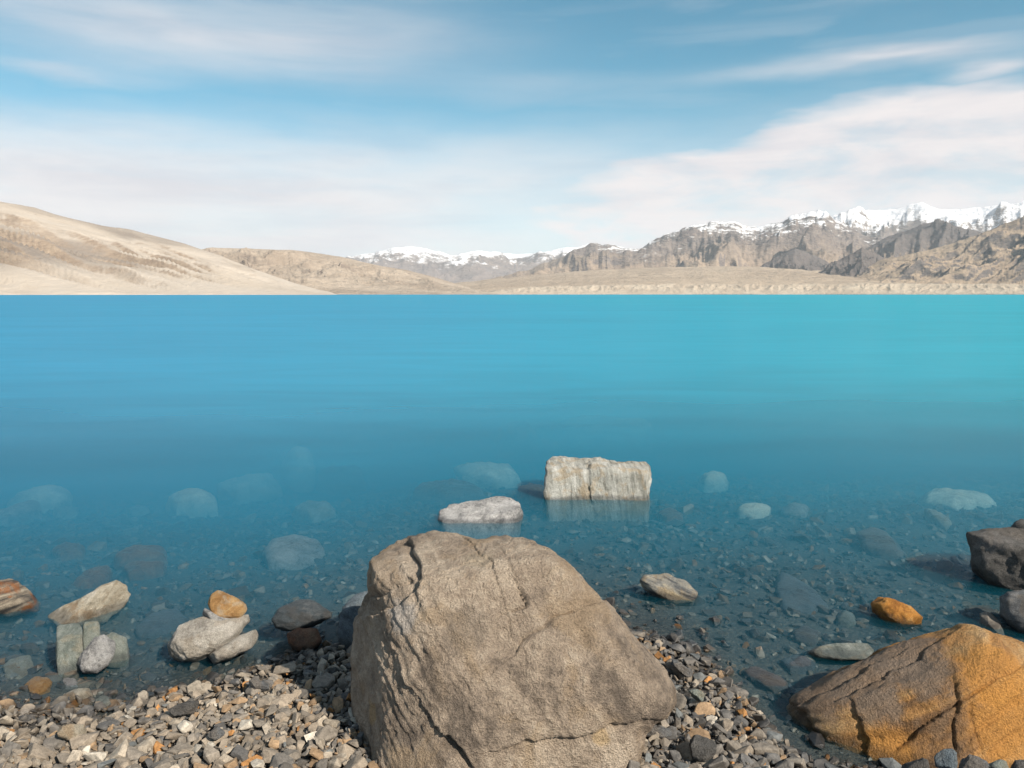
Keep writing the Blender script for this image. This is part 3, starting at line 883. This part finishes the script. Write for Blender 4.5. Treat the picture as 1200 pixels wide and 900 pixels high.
rock('rock', 'amber orange stone on top of the small cairn', [(243, 708), (246, 696), (254, 690), (272, 698), (288, 708), (291, 718), (280, 725), (262, 726), (248, 718)], M_AMBER, t=at_z(228, 774)[1] * 1.0 + 0.16, thick=0.8, p=3.2,
     planes=((-0.15, -0.9, 0.35, 0.62), (-0.2, -0.2, 1, 0.7)), seed=29, nf=5, sub=5, soft=5)
rock('rock', 'dark stone with a sunlit tip in the shadow left of the big boulder', [(318, 726), (326, 714), (344, 704), (372, 702), (390, 712), (388, 724), (366, 734), (340, 740), (322, 736)], M_SHADEBLUE, contact=(350, 752), thick=0.8, p=3,
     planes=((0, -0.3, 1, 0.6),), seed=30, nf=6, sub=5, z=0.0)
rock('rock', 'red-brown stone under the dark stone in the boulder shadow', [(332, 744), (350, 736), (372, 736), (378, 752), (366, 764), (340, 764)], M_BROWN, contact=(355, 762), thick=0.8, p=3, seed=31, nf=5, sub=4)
rock('rock', 'blue-grey rock tucked against the left side of the big boulder', [(394, 742), (402, 712), (416, 696), (436, 690), (446, 720), (440, 760), (405, 765)], M_BLUE, contact=(415, 756), thick=0.8, p=3, seed=32, nf=6, sub=5)

# --- stones under the surface
SUBM = [
    ('pale green sunken block with a bright face left of the big boulder', [(306, 652), (316, 640), (350, 634), (376, 640), (382, 660), (350, 668), (316, 666)], M_SALT, 5),
    ('broad blue sunken slab with a pointed end right of the striped rock', [(902, 668), (916, 670), (950, 690), (972, 712), (960, 728), (918, 726), (904, 700)], M_BLUE, 3),
    ('grey ribbed sunken rock left of the dark boulder\'s shadow', [(1000, 628), (1020, 620), (1048, 632), (1064, 650), (1044, 660), (1014, 646)], M_GREY, 5),
    ('small round pale green stone underwater beside the orange half-sunk stone', [(980, 722), (990, 717), (1002, 722), (1004, 732), (992, 738), (981, 732)], M_GREEN, 3),
    ('dark sunken rock far out left of the white block', [(372, 540), (392, 534), (420, 538), (424, 552), (396, 558), (374, 552)], M_DARK, 4),
    ('pale sunken stone far out, just left of the white block', [(534, 546), (560, 540), (596, 544), (606, 556), (580, 566), (544, 562)], M_PALE, 4),
    ('largest pale sunken slab far out beyond the white block', [(650, 502), (690, 496), (740, 500), (770, 508), (740, 518), (680, 518)], M_PALE, 4),
    ('dark sunken stone beyond the white block, left of the pale slab', [(586, 508), (606, 504), (628, 508), (630, 518), (604, 522)], M_DARK, 4),
    ('long pale sunken streak of rock at the left, far out', [(254, 566), (300, 552), (330, 548), (326, 560), (290, 572)], M_PALE, 4),
    ('pale round sunken stone next to the long pale streak of rock', [(332, 540), (350, 532), (368, 538), (364, 552), (340, 552)], M_PALE, 4),
    ('pale sunken stone in line with the speckled wedge, left half', [(338, 606), (356, 598), (394, 596), (398, 608), (362, 616)], M_CREAM, 4),
    ('faint pale sunken stone near the left edge, farthest out', [(12, 578), (40, 564), (80, 566), (76, 580), (36, 588)], M_SALT, 4),
    ('faint wide sunken stone left of centre between the pale ones', [(196, 584), (214, 574), (248, 576), (252, 588), (212, 594)], M_PALE, 4),
    ('small tan sunken pebble left of the faint wide stone', [(150, 600), (160, 594), (174, 598), (174, 606), (158, 608)], M_CREAM, 3),
    ('large flat red-brown sunken slab behind the cream wedge rock', [(122, 662), (150, 650), (194, 650), (196, 660), (140, 668)], M_BROWN, 3),
    ('orange-brown sunken slab right behind the cream wedge rock', [(140, 672), (160, 666), (196, 664), (192, 674), (150, 680)], M_BROWN, 3),
    ('red-brown sunken slab touching the back of the cream wedge rock', [(84, 690), (104, 672), (132, 668), (130, 682), (104, 694)], M_BROWN, 3),
    ('pale sunken stone far right, above the dark boulder\'s shadow', [(1072, 582), (1100, 570), (1150, 576), (1166, 588), (1120, 596)], M_PALE, 4),
    ('thin bright sunken sliver right of the ribbed grey rock', [(1080, 600), (1094, 602), (1116, 616), (1112, 622), (1090, 612)], M_CREAM, 3),
    ('pale flat sunken stone right of the white block', [(860, 596), (880, 590), (904, 594), (902, 602), (872, 604)], M_SALT, 3),
    ('second pale flat sunken stone right of the white block', [(914, 598), (932, 594), (948, 598), (944, 606), (918, 606)], M_SALT, 3),
    ('rusty sunken stone right of the white block', [(770, 604), (784, 598), (800, 602), (800, 614), (778, 616)], M_BROWN, 3),
    ('blue-grey sunken slab between cairn and slab cluster', [(156, 742), (176, 722), (208, 716), (222, 730), (190, 748), (166, 752)], M_BLUE, 4),
    ('long grey sunken slab stretching left of the white wedge', [(478, 570), (510, 562), (560, 568), (570, 578), (520, 582)], M_GREY, 4),
    ('small tan sunken stone beside the speckled wedge', [(606, 574), (620, 566), (640, 570), (640, 582), (616, 586)], M_GREEN, 3),
    ('pale sunken sliver at the left edge', [(-20, 612), (20, 600), (52, 598), (46, 608), (0, 620)], M_SALT, 4),
    ('tan sunken stone near the left edge beside the pale sliver', [(60, 602), (76, 596), (92, 600), (90, 610), (68, 612)], M_CREAM, 3),
    ('grey sunken stone near the flat greenish waterline stone', [(926, 744), (944, 736), (962, 744), (956, 756), (934, 756)], M_GREY, 3),
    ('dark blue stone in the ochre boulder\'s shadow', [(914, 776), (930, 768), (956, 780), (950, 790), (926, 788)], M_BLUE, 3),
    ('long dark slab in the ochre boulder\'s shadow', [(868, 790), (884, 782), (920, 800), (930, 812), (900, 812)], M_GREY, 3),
    ('tan sunken pebble behind the rusty banded rock', [(60, 648), (76, 640), (100, 646), (98, 658), (72, 660)], M_BROWN, 3),
    ('grey stone with a tan side at the left waterline', [(4, 784), (16, 770), (36, 768), (40, 784), (24, 800), (6, 798)], M_CREAM, 3),
    ('small orange-tan stone at the left waterline in front of the slabs', [(28, 806), (40, 796), (62, 797), (60, 810), (40, 818)], M_AMBER, 3),
    ('pale round pebble in front of the upright slabs', [(70, 800), (78, 795), (92, 798), (92, 808), (78, 810)], M_SALT, 3),
    ('long narrow tan stone at the waterline in front of the slab cluster', [(70, 816), (90, 811), (110, 811), (108, 818), (84, 822)], M_CREAM, 3),
    ('green-grey stone at the waterline between slabs and cairn', [(110, 822), (122, 817), (132, 822), (130, 830), (116, 832)], M_GREEN, 3),
    ('rust-brown flat stone at the foot of the leftmost upright slab', [(68, 790), (80, 784), (94, 787), (92, 796), (74, 798)], M_RUST, 3),
    ('sunken cream stone behind the striped rock', [(820, 560), (836, 554), (852, 558), (848, 566), (828, 568)], M_CREAM, 3),
]
_pq = rock_mat('sunken_pale_quartz', (0.30, 0.31, 0.27), (0.44, 0.45, 0.40), (0.58, 0.58, 0.52), 5, None, 0, (0.5, 0.44, 0.34), 0.4, wet=False)
SUNK = {'pale_limestone': _pq, 'speckled_granite': _pq, 'cream_quartzite': _pq}
for i, (lab, ol, mt, sb) in enumerate(SUBM):
    a = np.array(ol, float)
    cxp = a.mean(0)
    P, tt = on_ground(cxp[0], cxp[1])
    far = cxp[1] < 600
    if far:                                              # tall stones whose tops come close under the surface
        P = at_z(cxp[0], cxp[1], -0.15)
        tt = P[1]
    wd = (a[:, 0].max() - a[:, 0].min()) / 2 / FPX * tt
    bed = float(ground_h(P[0], P[1]))
    if far:
        o = rock('sunken_stone', lab, cxp + (a - cxp) * np.array((1.15, 0.8)), SUNK.get(mt.name, mt), flat=(bed + 0.01, (max(0.06, -0.15 - bed) if cxp[1] < 545 else min(0.15, max(0.05, -0.55 * bed))), 0.05, 0.6 * bed), p=2.8, seed=40 + i, nf=7, sub=5, soft=5, group='stones under the clear water')
    else:
        T = min(wd * 0.5, max(0.02, -P[2] * 0.5))
        edge = 'waterline' in lab or 'in front' in lab or 'at the foot' in lab
        rock('stone' if edge else 'sunken_stone', lab, ol, mt, flat=(P[2] + T * 0.45, T, max(T, P[2] - bed + 0.04), P[2] + T * 0.45), p=3.0, seed=40 + i, nf=7, sub=5, soft=5, group='stones at the water\'s edge' if edge else 'stones under the clear water')

# ------------------------------------------------------------------ shingle
def proto(seed, flat, bev):
    """one broken shale chip: hull of a few points with worn edges"""
    rg = np.random.RandomState(seed)
    n = rg.randint(9, 15) if bev else rg.randint(13, 17)
    p = rg.normal(size=(n, 3))
    p /= np.linalg.norm(p, axis=1, keepdims=True)
    p = np.sign(p) * np.abs(p) ** 0.75
    p *= np.array((1.0, rg.uniform(0.5, 0.85), flat * rg.uniform(0.8, 1.3)))
    bm = bmesh.new()
    for q in p:
        bm.verts.new(q)
    r = bmesh.ops.convex_hull(bm, input=bm.verts)
    bmesh.ops.delete(bm, geom=[g for g in r['geom_interior'] if isinstance(g, bmesh.types.BMVert)], context='VERTS')
    if bev:
        bmesh.ops.dissolve_limit(bm, angle_limit=R(14), verts=bm.verts, edges=bm.edges)
        bmesh.ops.bevel(bm, geom=bm.edges[:], offset=0.07, segments=1, affect='EDGES', profile=0.6, clamp_overlap=True)
    bmesh.ops.triangulate(bm, faces=bm.faces)
    bmesh.ops.recalc_face_normals(bm, faces=bm.faces)
    v = np.array([x.co[:] for x in bm.verts])
    bm.verts.index_update()
    f = np.array([[x.index for x in fc.verts] for fc in bm.faces])
    bm.free()
    v /= np.abs(v[:, 0]).max()
    return v, f


HI = [proto(100 + i, 0.32 + 0.3 * (i % 3) / 2, True) for i in range(18)]
LO = [proto(200 + i, 0.34 + 0.3 * (i % 3) / 2, False) for i in range(14)]

PAL = np.array([(0.30, 0.25, 0.195), (0.235, 0.205, 0.17), (0.17, 0.155, 0.138), (0.125, 0.12, 0.115), (0.40, 0.345, 0.275), (0.33, 0.225, 0.135), (0.42, 0.21, 0.075), (0.50, 0.455, 0.385), (0.155, 0.165, 0.165)])
W_LEFT = np.array((0.28, 0.24, 0.14, 0.06, 0.12, 0.10, 0.02, 0.03, 0.01))
W_RIGHT = np.array((0.11, 0.19, 0.24, 0.22, 0.04, 0.07, 0.03, 0.02, 0.08))
W_WET = np.array((0.10, 0.15, 0.20, 0.20, 0.08, 0.07, 0.04, 0.05, 0.11))


def rotmats(rg, n, tilt):
    yaw = rg.uniform(0, 2 * math.pi, n)
    tx = rg.normal(0, tilt, n)
    ty = rg.normal(0, tilt, n)
    cz, sz, cx, sx, cy_, sy = np.cos(yaw), np.sin(yaw), np.cos(tx), np.sin(tx), np.cos(ty), np.sin(ty)
    Z = np.zeros((n, 3, 3)); Z[:, 0, 0] = cz; Z[:, 0, 1] = -sz; Z[:, 1, 0] = sz; Z[:, 1, 1] = cz; Z[:, 2, 2] = 1
    X = np.zeros((n, 3, 3)); X[:, 0, 0] = 1; X[:, 1, 1] = cx; X[:, 1, 2] = -sx; X[:, 2, 1] = sx; X[:, 2, 2] = cx
    Y = np.zeros((n, 3, 3)); Y[:, 1, 1] = 1; Y[:, 0, 0] = cy_; Y[:, 0, 2] = sy; Y[:, 2, 0] = -sy; Y[:, 2, 2] = cy_
    return X @ Y @ Z


def scatter(name, label, protos, x, y, z, size, w_of, tilt, mat, seed, tone=1.0, small=None):
    rg = np.random.RandomState(seed)
    n = len(x)
    Rm = rotmats(rg, n, tilt)
    pick = rg.randint(0, len(protos), n)
    if small is not None:                                # the finest grit needs no worn edges
        protos = protos + small
        pick = np.where(size < 0.0105, len(protos) - len(small) + rg.randint(0, len(small), n), pick)
    cum = np.cumsum(w_of, axis=1)
    ci = (rg.rand(n)[:, None] > cum / cum[:, -1:]).sum(1)
    col = PAL[np.clip(ci, 0, len(PAL) - 1)] * rg.uniform(0.7, 1.25, n)[:, None] * tone
    VV, FF, CC = [], [], []
    base = 0
    for k, (v, f) in enumerate(protos):
        s = np.where(pick == k)[0]
        if not len(s):
            continue
        vv = np.einsum('nij,vj->nvi', Rm[s], v) * size[s][:, None, None]
        vv += np.stack([x[s], y[s], z[s]], 1)[:, None, :]
        VV.append(vv.reshape(-1, 3))
        FF.append((f[None] + (np.arange(len(s)) * len(v))[:, None, None] + base).reshape(-1, 3))
        CC.append(np.repeat(col[s], len(v), 0))
        base += len(s) * len(v)
    V, F, C = np.concatenate(VV), np.concatenate(FF), np.concatenate(CC)
    me = mesh_from(name, V, F, smooth=False)
    a = me.attributes.new('col', 'FLOAT_COLOR', 'POINT')
    a.data.foreach_set('color', np.concatenate([C, np.ones((len(C), 1))], 1).astype(np.float32).ravel())
    return link(name, me, mat, label, 'gravel', kind='stuff')


M_SHINGLE = pebble_mat('shingle_stone', True)
M_PEBBLE = pebble_mat('pebble_stone', False)
rg = np.random.RandomState(5)


def seaward(x, y):
    return y - np.interp(x, _sw[:, 0], _sw[:, 1])


def mixw(x, s):
    k = sstep(x, -0.7, 0.2)[:, None]
    dry = W_LEFT * (1 - k) + W_RIGHT * k
    wk = sstep(s, -0.04, 0.06)[:, None]
    return dry * (1 - wk) + W_WET * wk


# dry shingle, in three heaps of chips
N = 30000
x = rg.uniform(-1.75, 1.75, N); y = rg.uniform(1.45, 2.85, N)
s = seaward(x, y)
keep = (s < 0.06) & (np.abs(x) < 0.72 * y + 0.12)
x, y, s = x[keep], y[keep], s[keep]
sz = np.clip(rg.lognormal(math.log(0.0086), 0.52, len(x)), 0.004, 0.026)
z = ground_hn(x, y) + rg.uniform(-0.003, 0.016, len(x)) * sstep(-s, -0.05, 0.08)
scatter('shingle', 'small broken tan and grey chips of the shingle beach', HI, x, y, z, sz, mixw(x, s), 0.42, M_SHINGLE, 61, 0.74, LO)
# stones of the lake bed
N = 39000
x = rg.uniform(-5.6, 5.6, N); y = 1.7 + rg.rand(N) ** 1.35 * 7.0
s = seaward(x, y)
keep = (s > 0.0) & (np.abs(x) < 0.66 * y + 1.0)
x, y, s = x[keep], y[keep], s[keep]
sz = np.clip(rg.lognormal(math.log(0.0155), 0.48, len(x)) * (0.80 + 0.10 * np.clip(s, 0, 4)), 0.007, 0.060)
z = ground_hn(x, y) + sz * 0.15
scatter('bed_gravel', 'dark wet gravel covering the lake bed near the shore', LO, x, y, z, sz, np.repeat(W_WET[None], len(x), 0), 0.30, M_SHINGLE, 62, 0.72)

# the larger pebbles, one by one
KIND = {0: 'tan', 1: 'brownish grey', 2: 'grey', 3: 'dark grey', 4: 'light tan', 5: 'brown', 6: 'orange', 7: 'cream', 8: 'bluish grey'}
pmesh = []
for i, (v, f) in enumerate(HI):
    me = mesh_from('pebble', v, f, smooth=False)
    me.materials.append(M_PEBBLE)
    pmesh.append(me)
placed = []
tries = 0
rg = np.random.RandomState(77)
while len(placed) < 292 and tries < 60000:
    tries += 1
    px, py = rg.uniform(-20, 1000), rg.uniform(748, 912)
    if 425 < px < 740:
        continue
    P, t_ = on_ground(px, py)
    s_ = float(seaward(P[0], P[1]))
    if s_ > 0.02 or s_ < -1.0:
        continue
    size = float(np.clip(rg.lognormal(math.log(0.021), 0.30), 0.015, 0.045))
    if any((P[0] - q[0]) ** 2 + (P[1] - q[1]) ** 2 < ((size + q[2]) * 0.62) ** 2 for q in placed):
        continue
    placed.append((P[0], P[1], size))
    wts = mixw(np.array([P[0]]), np.array([s_]))[0]
    ci = int(rg.choice(9, p=wts / wts.sum()))
    side = 'left of the big boulder' if px < 590 else 'right of the big boulder'
    zone = ('by the waterline' if s_ > -0.05 else 'in the boulder\'s shadow' if 310 < px < 425 else 'near the left edge' if px < 110 else 'at the bottom edge' if py > 868
            else 'below the cairn' if px < 425 else 'against the boulder' if px < 800 else 'in front of the dark shaded stones')
    o = link('pebble', pmesh[rg.randint(len(pmesh))], None, '%s %s pebble %s, %s' % ('big' if size > 0.027 else 'medium' if size > 0.02 else 'small', KIND[ci], zone, side), 'pebble', 'larger pebbles on the shingle')
    o.scale = (size, size, size)
    o.location = (P[0], P[1], float(ground_hn(P[0], P[1])) + 0.014 * float(sstep(-s_, -0.05, 0.08)) + size * 0.12)
    o.rotation_euler = (rg.normal(0, 0.22), rg.normal(0, 0.22), rg.uniform(0, 6.28))
    cc = PAL[ci] * rg.uniform(0.68, 0.98)
    o.color = (cc[0], cc[1], cc[2], 1)

# stones with a look of their own on the shingle
SH = [
    ('leftmost flat dark stone in front of the ochre boulder', [(1052, 903), (1060, 893), (1076, 888), (1094, 892), (1100, 900), (1082, 908)], M_DARK),
    ('tall blocky slate stone in front of the ochre boulder', [(1096, 904), (1095, 886), (1104, 878), (1116, 876), (1121, 882), (1122, 902), (1108, 908)], M_BLUE),
    ('sloping grey stone right of the tall slate one, in front of the ochre boulder', [(1116, 906), (1122, 890), (1136, 883), (1156, 892), (1164, 904), (1138, 910)], M_GREY),
    ('low pale edged stone in front of the ochre boulder, near the corner', [(1150, 906), (1158, 895), (1172, 890), (1186, 895), (1190, 906), (1168, 911)], M_GREEN),
    ('dark stone in the bottom right corner in front of the ochre boulder', [(1178, 908), (1186, 892), (1198, 887), (1220, 894), (1226, 908), (1200, 914)], M_DARK),
    ('long thin brown-grey stone against the right foot of the big boulder', [(742, 858), (750, 850), (790, 854), (794, 860), (786, 865), (750, 864)], M_GREY),
    ('broad flat grey-brown stone on the shingle right of the big boulder', [(802, 866), (812, 858), (838, 868), (842, 884), (826, 894), (806, 888)], M_DARK),
    ('pale green-grey stone on the shingle near the waterline right of the boulder', [(804, 806), (814, 804), (830, 816), (828, 824), (814, 820)], M_GREEN),
    ('long grey slate sliver at the waterline right of the big boulder', [(783, 776), (790, 772), (812, 786), (815, 793), (806, 794)], M_GREY),
    ('dark grey slab on the shingle below the cairn', [(196, 832), (204, 822), (232, 821), (236, 830), (226, 838), (204, 840)], M_DARK),
    ('dark grey pointed slate on the shingle near the boulder shadow', [(240, 862), (254, 850), (264, 850), (264, 862), (252, 870)], M_GREY),
    ('cream broken slab on the left shingle', [(60, 852), (78, 846), (106, 850), (104, 862), (80, 868), (64, 862)], M_CREAM),
    ('grey flat slate at the top of the left shingle beside the cairn', [(288, 800), (298, 794), (316, 802), (318, 810), (300, 812)], M_GREY),
]
for i, (lab, ol, mt) in enumerate(SH):
    a = np.array(ol, float)
    _, tt = on_ground(a.mean(0)[0], a[:, 1].max() - 1, 0.02)
    if i < 5:
        tt = min(tt, 1.66)                               # this row lies on the shingle, before the ochre boulder's foot
    rock('stone', lab, ol, mt, t=tt, thick=0.6, p=3, seed=90 + i, nf=12, cut=(0.55, 0.88), sub=5, soft=5, amp=0.05)

# ------------------------------------------------------------------ air
def build_haze():
    x0, x1, y0, y1, z0, z1 = -34000, 34000, -3000, 30500, -9.0, 1900.0
    v = [(x, y, z) for x in (x0, x1) for y in (y0, y1) for z in (z0, z1)]
    f = [(0, 1, 3, 2), (4, 6, 7, 5), (0, 4, 5, 1), (2, 3, 7, 6), (0, 2, 6, 4), (1, 5, 7, 3)]
    me = bpy.data.meshes.new('haze')
    me.from_pydata(v, [], f)
    m = bpy.data.materials.new('thin_air')
    m.use_nodes = True
    t = NT(m.node_tree)
    pvn = t.new('ShaderNodeVolumePrincipled')
    pvn.inputs['Color'].default_value = (0.90, 0.94, 1.0, 1)
    pvn.inputs['Density'].default_value = 2.7e-5
    t.l.new(pvn.outputs[0], t.new('ShaderNodeOutputMaterial').inputs['Volume'])
    link('haze', me, m, 'thin pale blue haze in the air over the lake', 'haze', kind='stuff')


USE_HAZE = True
if USE_HAZE:
    build_haze()
